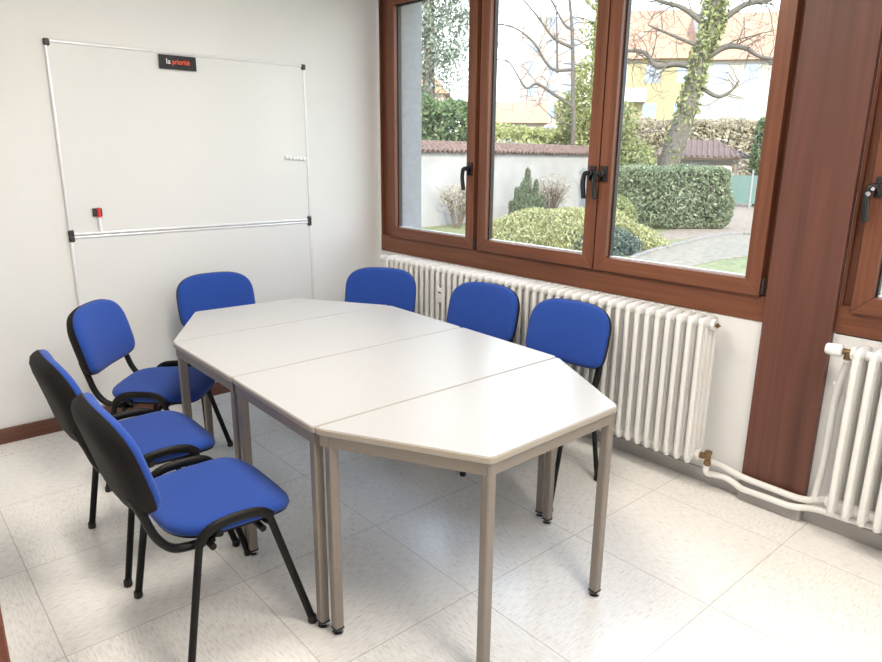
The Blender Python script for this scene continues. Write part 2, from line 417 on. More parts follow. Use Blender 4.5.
# heating pipes along the skirting
pr_ = .0145
def pipe(label, pts, r=pr_, fil=.05, extra=None):
    b = MB().tube(fillet(pts, fil, 8), r, 12)
    if extra: extra(b)
    return tag(b.build('heating_pipe', M_['rad'], smooth=60), label, 'pipe')
pipe('upper white heating pipe crossing the pillar foot and rising to the right radiator valve',
     [(-.030, -.6, .128), (-.030, -2.775, .128), (-.062, -2.885, .122), (-.064, -3.135, .120), (-.046, -3.192, .124), (-.040, -3.205, .30), (-.040, -3.206, .60), (-.10, -3.246, .77), (-.13, -3.250, .79)],
     fil=.06, extra=lambda b: (b.cyl((-.0405, -3.206, .645), (-.0455, -3.208, .66), .017), ))
pipe('short white stub pipe entering the foot of the right radiator',
     [(-.045, -3.176, .122), (-.05, -3.225, .150), (-.10, -3.272, .186)], .0125, .03)
pipe('lower white heating pipe running along the grey skirting under both radiators',
     [(-.13, -2.748, .155), (-.13, -2.748, .112), (-.064, -2.775, .088), (-.056, -2.81, .088), (-.062, -2.86, .080), (-.078, -2.895, .074), (-.078, -3.12, .078), (-.050, -3.20, .094), (-.040, -3.45, .105), (-.040, -4.9, .105)], fil=.03)

# ------------------------------------------------------------ whiteboards
def whiteboard(label, z0, z1, name='whiteboard', caps_top=True, caps_bot=True):
    xl, xr = -2.078, -.584
    t = thing(name, label, 'whiteboard', ((xl+xr)/2, 0, z0)); cx = (xl+xr)/2
    L_, R_ = xl-cx, xr-cx; h = z1-z0; fw = .0155; d = .018
    MB().box(L_+.01, R_-.01, -.012, -.001, .01, h-.01).build('panel', M_['board'], t, smooth=None)
    for nm, a in (('frame_bar', (L_+.012, R_-.012, -d, -.001, 0, fw)), ('frame_bar', (L_+.012, R_-.012, -d, -.001, h-fw, h)),
                  ('frame_bar', (L_, L_+fw, -d, -.001, .012, h-.012)), ('frame_bar', (R_-fw, R_, -d, -.001, .012, h-.012))):
        MB().box(*a).build(nm, M_['alu'], t, bevel=.006, segs=3)
    for sx in (L_-.003, R_-.027):
        for zc_ in ([h-.032] if caps_top else [])+([-.003] if caps_bot else []):
            MB().box(sx, sx+.030, -d-.004, -.001, zc_, zc_+.035).build('corner_cap', M_['cap'], t, bevel=.008, segs=3)
    return t
whiteboard('upper white wall-mounted whiteboard with aluminium frame and small black sign', 1.090, 2.086)
wb2 = whiteboard('lower wall-mounted whiteboard behind the blue chairs, below the sign board', .098, 1.088)
# sign
sg = tag(MB().box(-.106, .106, -.003, 0, -.038, .038).build('sign', M_['sign']), 'small black sign with white and orange lettering on the whiteboard top', 'sign')
sg.location = (-1.410, -.0202, 2.027)
def text(name, body, size, m, parent, loc, ext=.0006):
    cu = bpy.data.curves.new(name, 'FONT'); cu.body = body; cu.size = size; cu.extrude = ext; cu.offset = .0004
    o = bpy.data.objects.new(name, cu); C.objects.link(o)
    bpy.context.view_layer.update()
    me = bpy.data.meshes.new_from_object(o.evaluated_get(bpy.context.evaluated_depsgraph_get())); bpy.data.objects.remove(o)
    me.materials.clear(); me.materials.append(m)
    o = bpy.data.objects.new(name, me); C.objects.link(o); o.parent = parent; o.location = loc; o.rotation_euler = (R(90), 0, 0)
    return o
t1 = text('lettering', 'la', .040, M_['white'], sg, (-.066, -.0032, -.009))
w_la = max(v.co.x for v in t1.data.vertices)
t2 = text('lettering', 'priorité', .040, M_['orange'], sg, (-.066+w_la+.009, -.0032, -.009))
w_pr = max(v.co.x for v in t2.data.vertices); sc_ = .100/w_pr
t2.scale = (sc_, 1, 1); t1['label'] = 'white letters'; t2['label'] = 'orange letters'
# marker in its magnetic holder
mh = tag(MB().box(-.024, .024, -.016, 0, -.022, .022).build('marker_holder', M_['cap'], bevel=.003), 'black magnetic holder on the whiteboard gripping a red-capped marker', 'holder')
mh.location = (-1.925, -.0125, 1.212)
mk = thing('marker', 'white marker pen with red cap hanging above the whiteboard rail', 'marker', (-1.921, -.038, 1.165))
MB().lathe([(.0085, -.052), (.0085, .025), (.008, .03)], (0, 0, 0), 'z', 14).build('barrel', M_['vwhite'], mk)
MB().lathe([(.0078, .018), (.0088, .022), (.0088, .068), (.007, .073)], (0, 0, 0), 'z', 14).box(-.002, .002, -.014, -.009, .03, .068).build('cap', M_['red'], mk)
g0 = None
for i in range(6):
    if i == 0:
        g0 = MB().lathe([(.0125, 0), (.0125, -.012), (.009, -.015)], (0, 0, 0), 'y', 16).build('magnet', M_['vwhite']); o = g0
    else:
        o = g0.copy(); C.objects.link(o)
    o.location = (-.748+.0265*i-(.004 if i > 2 else 0), -.0125, 1.508-.002*i)
    tag(o, 'small round white magnet in the row at the whiteboard right edge', 'magnet', 'row of white magnets on the whiteboard')

# ------------------------------------------------------------ tables
xa, xb = -2.001, -.826
ya_, yb_, yc_ = -1.259, -1.828, -2.400
D_ = .511; dd = .293; TH = .74
def round_poly(P, r=.018, n=5):
    out = []; N = len(P)
    for i in range(N):
        p, a, b = Vector(P[i]), Vector(P[i-1]), Vector(P[(i+1) % N])
        s = p+(a-p).normalized()*r; e = p+(b-p).normalized()*r
        for k in range(n+1):
            t = k/n; q = s*(1-t)**2+p*2*t*(1-t)+e*t*t; out.append((q.x, q.y))
    return out
def inset_poly(P, d):
    N = len(P); out = []
    ar = sum(P[i][0]*P[(i+1) % N][1]-P[(i+1) % N][0]*P[i][1] for i in range(N)); sg_ = 1 if ar > 0 else -1
    for i in range(N):
        p, a, b = Vector(P[i]), Vector(P[i-1]), Vector(P[(i+1) % N])
        u = (p-a).normalized(); v = (b-p).normalized()
        nu = Vector((-u.y, u.x))*sg_; nv = Vector((-v.y, v.x))*sg_
        k = (nu+nv); k = k/(k.dot(nu)); out.append((p.x+k.x*d, p.y+k.y*d))
    return out
def make_table(label, poly, group=None):
    cx = sum(p[0] for p in poly)/4; cy = sum(p[1] for p in poly)/4
    P = [(x-cx, y-cy) for x, y in poly]
    t = thing('table', label, 'table', (cx, cy, 0), 0, group)
    g = .0012
    Pt = inset_poly(P, g)
    top = MB().prism(round_poly(inset_poly(Pt, .0025)), TH-.0235, TH).build('tabletop', M_['top'], t, bevel=.0015)
    MB().prism(round_poly(Pt), TH-.022, TH-.0022).build('edge_band', M_['edge'], top, bevel=.004, segs=3)
    # apron: steel frame
    A = inset_poly(P, .010); B = inset_poly(P, .034); N = 4
    f = MB()
    for i in range(N):
        j = (i+1) % N; z0, z1 = TH-.062, TH-.0235
        f.add([(*A[i], z0), (*A[j], z0), (*B[j], z0), (*B[i], z0), (*A[i], z1), (*A[j], z1), (*B[j], z1), (*B[i], z1)],
              [(0, 1, 2, 3), (7, 6, 5, 4), (0, 4, 5, 1), (2, 6, 7, 3), (1, 5, 6, 2), (0, 3, 7, 4)])
    f.build('apron', M_['taupe'], t)
    I = inset_poly(P, .028)
    for i in range(N):
        x, y = I[i]; a = P[i-1]; b = P[(i+1) % N]
        ang = math.atan2(b[1]-P[i][1], b[0]-P[i][0]) if i % 2 == 0 else math.atan2(a[1]-P[i][1], a[0]-P[i][0])
        # acute corners: pull in a little further
        h = .0165
        lg = MB().box(-h, h, -h, h, .028, TH-.030).xf(Matrix.Translation((x, y, 0)) @ Matrix.Rotation(0, 4, 'Z')).build('leg', M_['taupe'], t, bevel=.006, segs=3)
        MB().lathe([(.018, 0), (.019, .003), (.019, .009), (.007, .013), (.007, .030)], (x, y, 0), 'z', 16).build('levelling_foot', M_['chrome'], lg)
        MB().box(x-.0175, x+.0175, y-.0175, y+.0175, .022, .032).build('end_cap', M_['rubber'], lg, bevel=.004)
    return t
make_table('half-hexagon white table at the window-corner end, nearest the whiteboards', [(-1.690, -.700), (-1.989, -1.203), (-.808, -1.208), (-1.108, -.728)])
make_table('rectangular white table second from the whiteboard end, farther of the two oblongs', [(-1.989, -1.206), (-1.994, -1.812), (-.822, -1.802), (-.808, -1.211)])
make_table('rectangular white table joined to the nearest half-hexagon table', [(-1.994, -1.815), (-2.004, -2.411), (-.845, -2.411), (-.822, -1.805)])
make_table('half-hexagon white table at the near end, front leg closest to viewer', [(-2.004, -2.414), (-1.734, -2.912), (-1.127, -2.902), (-.847, -2.414)])

# ------------------------------------------------------------ chairs
def pad(outline, layers, dome=0.0, n=48):
    """outline(t)->(a,b) unit shape; layers: (inset, height)"""
    b = MB(); V = []; F = []
    for ins, h in layers:
        for k in range(n):
            p = outline(2*pi*k/n, ins); V.append((p[0], p[1], h))
    m = len(layers)
    for i in range(m-1):
        for k in range(n): F.append((i*n+k, i*n+(k+1) % n, (i+1)*n+(k+1) % n, (i+1)*n+k))
    b.add(V, F)
    # domed top & flat bottom by shrinking rings
    rings = [.8, .55, .3]; base = (m-1)*n
    for top in (True, False):
        h0 = layers[-1][1] if top else layers[0][1]; src = base if top else 0
        prev = src; ins0 = layers[-1][0] if top else layers[0][0]
        for q in rings:
            o = len(b.v)
            for k in range(n):
                p = outline(2*pi*k/n, ins0); b.v.append((p[0]*q, p[1]*q, h0+(dome*(1-q*q) if top else 0)))
            for k in range(n):
                f = (prev+k, prev+(k+1) % n, o+(k+1) % n, o+k); b.f.append(f if top else f[::-1])
            prev = o
        c = len(b.v); b.v.append((0, 0, h0+(dome if top else 0)))
        for k in range(n):
            f = (prev+k, prev+(k+1) % n, c); b.f.append(f if top else f[::-1])
    return b
def sup(a, b, e, taper=0):
    def o(t, ins):
        c, s = cos(t), sin(t)
        x = (a-ins)*abs(c)**(2/e)*(1 if c >= 0 else -1); y = (b-ins)*abs(s)**(2/e)*(1 if s >= 0 else -1)
        return (x, y*(1+taper*x/a))
    return o
def make_chair():
    t = thing('chair', 'x', 'chair')
    # seat cushion
    so = sup(.208, .226, 3.6, .055)
    def warp(x, y, z):
        z2 = z - .020*max(0, (x-.10)/.1)**2 - .006*(y/.22)**2*0 + .010*max(0, (-x-.05)/.15)**2
        z2 += .004*(abs(y)/.22)**2
        return (x, y, z2)
    s = pad(so, [(.020, .425), (.004, .429), (.0, .440), (.003, .452), (.012, .460), (.03, .464)], .004).fn(warp)
    seat = s.build('seat', M_['blue'], t, smooth=60)
    pad(sup(.204, .222, 3.6, .055), [(.05, .408), (.02, .411), (.004, .420), (.002, .431)], 0).fn(warp).build('seat_shell', M_['shell'], seat, smooth=60)
    # backrest : pad built flat (x = height, y = width, z = thickness) then stood up
    def squircle(a, b):
        def o(t, ins):
            c, q = cos(t), sin(t); e = 3.1 if c > 0 else 6
            x = (a-ins)*abs(c)**(2/e)*(1 if c >= 0 else -1); y = (b-ins)*abs(q)**(2/e)*(1 if q >= 0 else -1)
            return (x, y)
        return o
    bo = squircle(.155, .226)
    def stand(x, y, z):
        # local: x up along the back, z forward
        lean = R(15); u = x
        fx = -.291 + z*cos(lean) - u*sin(lean) + .42*y*y - .10*u*u
        fz = .694 + u*cos(lean) + z*sin(lean)
        return (fx, y, fz)
    back = pad(bo, [(.012, -.012), (.002, -.008), (.0, .004), (.004, .016), (.014, .024), (.03, .028)], .004).fn(stand).build('backrest', M_['blue'], t, smooth=60)
    pad(squircle(.157, .228), [(.06, -.050), (.03, -.046), (.010, -.034), (.002, -.018), (.0, -.008), (.0, .000), (.004, .002)], 0).fn(stand).build('backrest_shell', M_['shell'], back, smooth=50)
    for sg_ in (-1, 1):
        # one oval tube per side, in three members
        rail = bez([(-.140, .236*sg_, .425), (-.118, .235*sg_, .453), (-.078, .235*sg_, .470), (.0, .235*sg_, .473), (.056, .236*sg_, .464), (.088, .238*sg_, .440)], 6)
        MB().tube(rail, .0165, 12, flat=.72).build('side_rail', M_['black'], t, smooth=60)
        for (x0, x1) in ((.080, .2075), (-.136, -.2075)):
            pts = bez([(x0, .238*sg_, .452 if x0 > 0 else .435), (x0+(x1-x0)*.12, .239*sg_, .400), (x1, .255*sg_, .012)], 6)
            lg = MB().tube(pts, .0125, 12, flat=.80).build('leg', M_['black'], t, smooth=60)
            MB().lathe([(.013, 0), (.0155, .004), (.015, .022), (.0135, .026)], (x1, .255*sg_, 0), 'z', 14).build('foot_cap', M_['rubber'], lg)
        up = bez([(-.08, .19*sg_, .405), (-.15, .19*sg_, .405), (-.205, .19*sg_, .420), (-.245, .19*sg_, .470), (-.272, .188*sg_, .545), (-.296, .183*sg_, .61)], 6)
        MB().tube(up, .0125, 12, flat=1.35).build('back_upright', M_['black'], t, smooth=60)
        MB().cyl((-.075, .238*sg_, .440), (-.075, .16*sg_, .400), .010).build('bolt', M_['black'], t)
        MB().cyl((.085, .243*sg_, .425), (.085, .205*sg_, .415), .013).build('bolt', M_['black'], t)
    MB().cyl((.06, -.24, .405), (.06, .24, .405), .0105).cyl((-.10, -.24, .405), (-.10, .24, .405), .0105).build('cross_bar', M_['black'], t)
    return t
ch0 = make_chair()
CH = [(-2.194, -2.078, -1, 'blue chair nearest the viewer on the left side of the tables', 0),
      (-2.193, -1.478, -1, 'blue chair on the left side with its back right behind the nearest chair', 0),
      (-1.926, -.872, -41, 'blue chair turned towards the viewer at the far left table corner', 0),
      (-1.415, -.545, -95, 'blue chair at the table end with its back to the whiteboard', 0),
      (-.735, -.895, -141, 'blue chair in the window-side corner, nearest the thermostat head', 0),
      (-.644, -1.543, -168.4, 'blue chair at the window side, middle of three before the long radiator', 0),
      (-.634, -2.108, 186.7, 'blue chair at the window side nearest the viewer, rear leg showing past the table', 0)]
for i, (x, y, a, lab, _) in enumerate(CH):
    o = ch0 if i == 0 else copy_tree(ch0)
    o.location = (x, y, 0); o.rotation_euler = (0, 0, R(a)); o['label'] = lab; o['group'] = 'blue chairs around the tables'

# ------------------------------------------------------------ unseen ceiling lamps above the frame, added to brighten the room
LAMP = 24
l0 = None
for i, (x, y, lab) in enumerate([(-1.75, -2.05, 'flat ceiling lamp above the whiteboard end of the tables'), (-1.75, -4.1, 'flat ceiling lamp above the near end of the room')]):
    t = thing('ceiling_light', lab, 'lamp', (x, y, H))
    MB().box(-.32, .32, -.62, .62, -.06, 0).build('housing', M_['lampframe'], t, bevel=.004)
    MB().box(-.29, .29, -.59, .59, -.066, -.058).build('diffuser', M_['diffuser'], t)
    ld = bpy.data.lights.new('lamp_light', 'AREA'); ld.shape = 'RECTANGLE'; ld.size = .56; ld.size_y = 1.16; ld.energy = LAMP; ld.color = (1, .92, .82)
    lo = bpy.data.objects.new('lamp_light', ld); C.objects.link(lo); lo.parent = t; lo.location = (0, 0, -.075)

#GARDEN-BEGIN
# ------------------------------------------------------------ garden outside (ground 0.3 m below the room floor)
G = -.3
leafm = dict(
 mound=leaf_mat('juniper_leaves', (.20, .20, .08), (.33, .32, .14), (.46, .43, .23)),
 dark=leaf_mat('dark_shrub_leaves', (0.066, 0.092, 0.066), (0.113, 0.139, 0.100), (0.185, 0.205, 0.158)),
 conif=leaf_mat('conifer_leaves', (0.088, 0.116, 0.072), (0.132, 0.165, 0.099), (0.187, 0.209, 0.132)),
 hedge=leaf_mat('clipped_hedge_leaves', (0.092, 0.132, 0.070), (0.185, 0.216, 0.123), (0.339, 0.354, 0.231)),
 laurel=leaf_mat('laurel_leaves', (0.066, 0.110, 0.050), (0.121, 0.176, 0.077), (0.220, 0.275, 0.121)),
 ivy=leaf_mat('ivy_leaves', (0.165, 0.187, 0.077), (0.253, 0.275, 0.110), (0.341, 0.341, 0.165)),
 yellow=leaf_mat('yellow_green_leaves', (0.231, 0.253, 0.088), (0.330, 0.341, 0.132), (0.429, 0.418, 0.198)),
 birch=leaf_mat('grey_green_leaves', (0.143, 0.182, 0.143), (0.209, 0.242, 0.187), (0.303, 0.319, 0.253)),
 dry=leaf_mat('dry_twig_leaves', (0.329, 0.272, 0.186), (0.415, 0.358, 0.257), (0.486, 0.429, 0.329)))
bark = mat('grey_bark', (0.109, 0.094, 0.079), .9, var=.25, scale=14, bump=.6)
twigm = mat('brown_twigs', (0.127, 0.097, 0.073), .9, var=.2, scale=10)
grass_m = mat('lawn_grass', (.115, .125, .05), .9, col2=(.21, .205, .09), scale=9, bump=.6, bscale=60)
gravel = mat('pale_gravel', (.20, .165, .12), .9, var=.25, scale=7)
soil = mat('brown_soil', (0.220, 0.165, 0.121), .95, var=.25, scale=8)
stone = mat('kerb_stone', (0.198, 0.176, 0.160), .9, var=.2, scale=10)
plaster = mat('old_plaster', (0.314, 0.298, 0.288), .9, var=.10, scale=1.6, bump=.3, bscale=20)
tilem = mat('clay_tiles', (.085, .05, .042), .85, col2=(.19, .12, .10), scale=14)
rooft = mat('orange_roof_tiles', (0.363, 0.182, 0.110), .85, col2=(0.418, 0.237, 0.154), scale=3)

struct(MB().box(.35, 75, -30, 75, G-.2, G).build('ground', grass_m, smooth=None), '')
struct(MB().prism([(8.13, 2.90), (9.18, 3.11), (10.53, 3.34), (11.77, 3.50), (12.89, 3.51), (13.3, 3.15), (24, 6.2), (26, 5.2), (13.0, .8), (9.9, 1.62), (8.9, 1.75), (7.71, 1.68), (7.3, 2.2), (6.9, 2.6)], G-.05, G+.012).build('garden_path', gravel, smooth=None), '')
tag(MB().prism([(10.7, 4.6), (10.7, 3.9), (13.2, 3.62), (14.2, 3.5), (25.5, 6.5), (30, 12), (20, 9), (15.5, 5.2), (12.4, 4.9)], G-.05, G+.010).build('garden_bed', soil, smooth=None), kind='structure')
kb = [(7.6, 2.75), (8.13, 2.94), (9.18, 3.15), (10.53, 3.38), (11.77, 3.54), (12.89, 3.55), (13.30, 3.20)]
b = MB(); kp = bez([(x, y, G+.03) for x, y in kb], 5)
for i in range(len(kp)-1):
    p, q = kp[i], kp[i+1]; d = (q-p).normalized(); n_ = Vector((-d.y, d.x, 0))*.05; p = p+d*.006; q = q-d*.006
    V = [p-n_, q-n_, q+n_, p+n_]
    b.add([(v.x, v.y, z) for z in (G-.05, G+.06) for v in V], [(3, 2, 1, 0), (4, 5, 6, 7), (0, 1, 5, 4), (1, 2, 6, 5), (2, 3, 7, 6), (3, 0, 4, 7)])
tag(b.build('path_kerb', stone, bevel=.01), 'low curved stone kerb edging the pale garden path', 'kerb')

# garden wall with tile coping, perpendicular to the house
def gwall():
    A = Vector((.9, 8.26)); B = Vector((17.2, 10.45)); d = (B-A).normalized(); n = Vector((-d.y, d.x)); Lw = (B-A).length
    t = thing('garden_wall', 'pale rendered garden wall capped with clay tiles', 'wall', (A.x, A.y, G), math.atan2(d.y, d.x))
    ht = lambda s: 1.90-.07*s/Lw
    b = MB(); b.add([(0, 0, 0), (Lw, 0, 0), (Lw, .30, 0), (0, .30, 0), (0, 0, ht(0)), (Lw, 0, ht(Lw)), (Lw, .30, ht(Lw)), (0, .30, ht(0))],
                    [(3, 2, 1, 0), (4, 5, 6, 7), (0, 1, 5, 4), (1, 2, 6, 5), (2, 3, 7, 6), (3, 0, 4, 7)])
    b.build('masonry', plaster, t, smooth=None)
    MB().box(0, Lw, -.05, 0, 0, .38).build('plinth', plaster, t, smooth=None)
    for side in (0, 1):
        c = MB(); s = .1
        while s < Lw-.1:
            z = ht(s); y0, y1 = (-.12, .15) if side == 0 else (.42, .15)
            lift = random.uniform(-.008, .008)
            c.tube([(s+.07, y0, z+.005+lift), (s-.03, y1, z+.235+lift)], [.075, .062], 8, flat=.95); s += .185
        c.build('tile_coping', tilem, t)
    MB().cyl((.0, .15, ht(0)+.225), (Lw, .15, ht(Lw)+.225), .05, 8).build('ridge', tilem, t)
gwall()

def leaves(b, c, rad, n, size, shape='ell', rot=0, shell=.55, lean=0, jit=0, seed=0, up=0, elong=1.8):
    rnd = random.Random(seed); cr, sr = cos(rot), sin(rot)
    V, F = b.v, b.f
    for _ in range(n):
        if shape == 'box':
            p = [rnd.uniform(-1, 1) for _ in range(3)]; k = rnd.randrange(3)
            if rnd.random() < .85:
                p[k] = (1 if rnd.random() < .5 else -1)*rnd.uniform(.86, 1.03)
            x, y, z = p; z = abs(z) if k == 2 and rnd.random() < .8 else z
            # rounded corners
            l = (abs(x)**6+abs(y)**6+abs(z)**6)**(1/6)
            if l > 1: x, y, z = x/l, y/l, z/l
        else:
            th = rnd.uniform(0, 2*pi); u = rnd.uniform(-1, 1); q = shell+(1-shell)*rnd.random()**.5
            w_ = sqrt(1-u*u); x, y, z = w_*cos(th)*q, w_*sin(th)*q, u*q
        x *= rad[0]; y *= rad[1]; z *= rad[2]
        nn = 1+jit*noise.noise(Vector((x*1.3+seed, y*1.3, z*1.3)))
        px, py, pz = c[0]+(x*cr-y*sr)*nn, c[1]+(x*sr+y*cr)*nn, c[2]+z*nn
        if pz < G+.005: pz = G+.005+rnd.random()*.05
        s = size*rnd.uniform(.6, 1.3)
        a = Vector((rnd.gauss(0, 1), rnd.gauss(0, 1), rnd.gauss(0, 1)+up)).normalized(); bb = a.cross(Vector((rnd.gauss(0, 1), rnd.gauss(0, 1), rnd.gauss(0, 1)))).normalized()
        P = Vector((px, py, pz)); o = len(V)
        V += [tuple(P-a*s*elong*.5), tuple(P+bb*s*.4+a*.1*s), tuple(P+a*s*elong*.5), tuple(P-bb*s*.4+a*.1*s)]; F.append((o, o+1, o+2, o+3))
    return b
def fol(b, m, parent, name='foliage'): return b.build(name, m, parent, smooth=None)
def stems(parent, base, top, n, r, spread, m=None, seed=1):
    rnd = random.Random(seed); b = MB()
    for i in range(n):
        a = rnd.uniform(0, 2*pi); q = rnd.uniform(.2, 1)*spread
        b.tube(bez([(base[0]+cos(a)*.04, base[1]+sin(a)*.04, G-.02), (base[0]+cos(a)*q*.4, base[1]+sin(a)*q*.4, G+(top-G)*.45), (base[0]+cos(a)*q, base[1]+sin(a)*q, G+(top-G)*rnd.uniform(.75, 1))], 3), [r]*3+[r*.7]*3+[r*.4], 5)
    return b.build('stem', m or twigm, parent)
def shrub(name, label, cat, c, rad, n, size, m, rot=0, group=None, nst=9, **k):
    t = thing(name, label, cat, (c[0], c[1], G), 0, group)
    b = leaves(MB(), c, rad, n, size, rot=rot, **k)
    b.v = [(x-c[0], y-c[1], z-G) for x, y, z in b.v]
    fol(b, m, t)
    s = stems(t, (0, 0), c[2]+rad[2]*.6, nst, .012, min(rad[0], rad[1])*.6)
    s.data.transform(Matrix.Translation((0, 0, -G)))
    return t
VR = math.atan2(-.78, .62)     # across the line of sight
shrub('juniper_mound', 'broad low yellow-green juniper mound filling the lower middle pane', 'shrub', (8.55, 4.95, G+.05), (1.75, 1.35, .74), 21000, .045, leafm['mound'], VR, jit=.34, shell=.8, up=1.2, seed=1, nst=14)
shrub('rounded_shrub', 'small dark grey-green shrub at the right foot of the juniper mound', 'shrub', (8.0, 3.62, G+.12), (.70, .5, .36), 5200, .04, leafm['dark'], VR, jit=.3, seed=2)
shrub('rounded_shrub', 'round dull green shrub left of the clipped hedge behind the mound', 'shrub', (10.9, 5.55, G+.38), (.55, .5, .55), 5000, .045, leafm['ivy'], VR, jit=.25, seed=3)
# upright grey-green conifer in front of the wall
t = thing('upright_conifer', 'spiky grey-green conifer standing against the garden wall', 'shrub', (11.4, 8.75, G))
b = MB()
for (dx, hh, rr) in ((0, 1.50, .20), (-.28, .95, .17), (.24, 1.2, .17), (.42, .75, .16), (-.12, 1.12, .2), (.1, .8, .28), (-.42, .55, .16)):
    for k in range(5):
        q = k/5; leaves(b, (dx*(.7+.4*q)*.62, -dx*(.7+.4*q)*.78, hh*(.15+.8*q)), (rr*(1.15-q*.95), rr*(1.15-q*.95), hh*.17), 420, .045, seed=int(hh*100)+k, up=2.2, jit=.2, elong=2.6)
b.v = [(x, y, z if z > 0 else -z) for x, y, z in b.v]
fol(b, leafm['conif'], t)
s_ = stems(t, (0, 0), 1.1, 7, .015, .3); s_.data.transform(Matrix.Translation((0, 0, -G)))
def dry_bush(label, c, w, h, seed):
    t = thing('dry_bush', label, 'shrub', (c[0], c[1], G), 0); rnd = random.Random(seed)
    b = MB()
    for i in range(46):
        a = rnd.uniform(0, 2*pi); q = rnd.uniform(.15, 1)**.7*w
        p0 = Vector((cos(a)*.08, sin(a)*.08, 0)); p2 = Vector((cos(a)*q, sin(a)*q, h*rnd.uniform(.6, 1))); p1 = (p0+p2)*.5+Vector((rnd.gauss(0, .05), rnd.gauss(0, .05), h*.1))
        P = bez([p0, p1, p2], 4); b.tube(P, [.012-.008*k/len(P) for k in range(len(P))], 4)
        for _ in range(5):
            s = P[rnd.randrange(3, len(P)-1)]; e = s+Vector((rnd.gauss(0, .12), rnd.gauss(0, .12), rnd.uniform(.05, .22))); b.tube([s, e], [.005, .003], 4)
    b.build('twigs', twigm, t)
    lb = leaves(MB(), (0, 0, h*.72), (w*.95, w*.95, h*.38), 900, .035, seed=seed, shell=.3, jit=.3); fol(lb, leafm['dry'], t)
dry_bush('bare tan twiggy bush right of the upright conifer by the wall', (12.75, 8.95), .62, 1.15, 5)
dry_bush('bare tan twiggy bush by the garden wall seen in the left pane', (8.6, 8.55), .48, 1.05, 6)
# clipped hedge
def hedge(name, label, c, half, n, size, m, rot, seed, jit=.1):
    t = thing(name, label, 'hedge', (c[0], c[1], G), rot)
    b = leaves(MB(), (0, 0, half[2]), half, n, size, shape='box', seed=seed, jit=jit)
    b.v = [(x, y, max(z, .02)) for x, y, z in b.v]
    fol(b, m, t)
    k = MB()
    rnd = random.Random(seed)
    for i in range(16):
        x = rnd.uniform(-.8, .8)*half[0]; y = rnd.uniform(-.5, .5)*half[1]
        k.tube([(x, y, 0), (x+rnd.gauss(0, .1), y+rnd.gauss(0, .1), half[2]*1.6)], [.02, .008], 5)
    k.build('stem', twigm, t)
hedge('clipped_hedge', 'long boxy clipped green hedge in front of the leaning tree', (13.35, 5.72), (1.62, .95, .78), 26000, .06, leafm['hedge'], R(-38), 11)
hedge('background_hedge', 'dense green hedge rising behind the tiled garden wall, left pane', (9.0, 10.9), (2.6, .8, 1.62), 30000, .09, leafm['laurel'], R(8), 12, .18)
hedge('background_hedge', 'loose green hedge behind the garden wall, middle pane', (15.0, 12.3), (3.2, .9, 1.30), 12000, .10, leafm['yellow'], R(8), 13, .25)
hedge('dry_hedge', 'tall tan leafless hedge in front of the far apartment house', (30.5, 15.2), (5.2, 1.2, 1.75), 42000, .15, leafm['dry'], R(-52), 14, .2)

# trees
def branchy(b, p, d, ln, r, depth, rnd, droop=0.0, thin=.62, nb=3, curl=.28):
    P = [p]; dd = d.normalized(); seg = 5
    for i in range(seg):
        dd = (dd+Vector((rnd.gauss(0, curl), rnd.gauss(0, curl), rnd.gauss(0, curl)-droop))*.6).normalized(); P.append(P[-1]+dd*ln/seg)
    b.tube(P, [r*(1-.6*i/seg) for i in range(seg+1)], 6 if r > .03 else 4)
    if depth > 0:
        for k in range(nb):
            i = rnd.randint(1, seg); q = P[i]; s = Vector((rnd.gauss(0, 1), rnd.gauss(0, 1), rnd.gauss(0, .8)+.1)).normalized()
            branchy(b, q, (dd*.55+s*.9), ln*rnd.uniform(.5, .75), r*.5, depth-1, rnd, droop, thin, nb, curl)
def limb(b, pts, r0, r1, rnd, twigs=6, depth=2, tl=.9, droop=.05, n=8):
    P = bez(pts, 6); N = len(P)
    b.tube(P, [r0+(r1-r0)*i/(N-1) for i in range(N)], n)
    for k in range(twigs):
        i = rnd.randrange(N//4, N); d = (P[min(N-1, i+1)]-P[i-1]).normalized(); s = Vector((rnd.gauss(0, 1), rnd.gauss(0, 1), rnd.gauss(0, 1)+.25)).normalized()
        branchy(b, P[i], d*.5+s, tl*rnd.uniform(.6, 1.2), max(.013, (r0+(r1-r0)*i/(N-1))*.32), depth, rnd, droop)
# leaning ivy-clad tree behind the hedge
t = thing('leaning_tree', 'leaning bare tree with ivy-clad trunk rising behind the clipped hedge', 'tree', (15.75, 7.45, G)); O = Vector((15.75, 7.45, G))
rnd = random.Random(21); b = MB()
tr = [Vector(p)-O for p in ((15.75, 7.45, G-.05), (15.93, 7.18, 1.24), (16.06, 6.97, 2.26), (16.16, 6.80, 3.1), (16.24, 6.66, 4.19), (16.45, 6.45, 5.2), (16.5, 6.6, 6.3), (16.4, 6.9, 8.0))]
TP = bez(tr, 6); b.tube(TP, [.34-.20*i/(len(TP)-1) for i in range(len(TP))], 12); b.build('trunk', bark, t, smooth=60)
b = MB(); W = lambda *p: Vector(p)-O
limb(b, [W(16.22, 6.70, 4.0), W(15.9, 7.2, 4.10), W(15.6, 7.65, 4.05), W(15.4, 8.0, 4.45), W(15.1, 8.6, 4.55), W(14.9, 9.0, 4.95)], .10, .03, rnd, 16, 3, 1.2, .04)
limb(b, [W(16.24, 6.68, 4.1), W(16.5, 6.1, 4.5), W(16.7, 5.6, 4.45), W(16.9, 5.2, 4.2), W(17.2, 4.6, 4.1)], .10, .03, rnd, 16, 3, 1.2, .14)
limb(b, [W(16.2, 6.75, 3.6), W(16.5, 6.2, 3.2), W(16.7, 5.9, 3.3), W(16.8, 5.7, 3.6)], .07, .025, rnd, 8, 1, .8, .05)
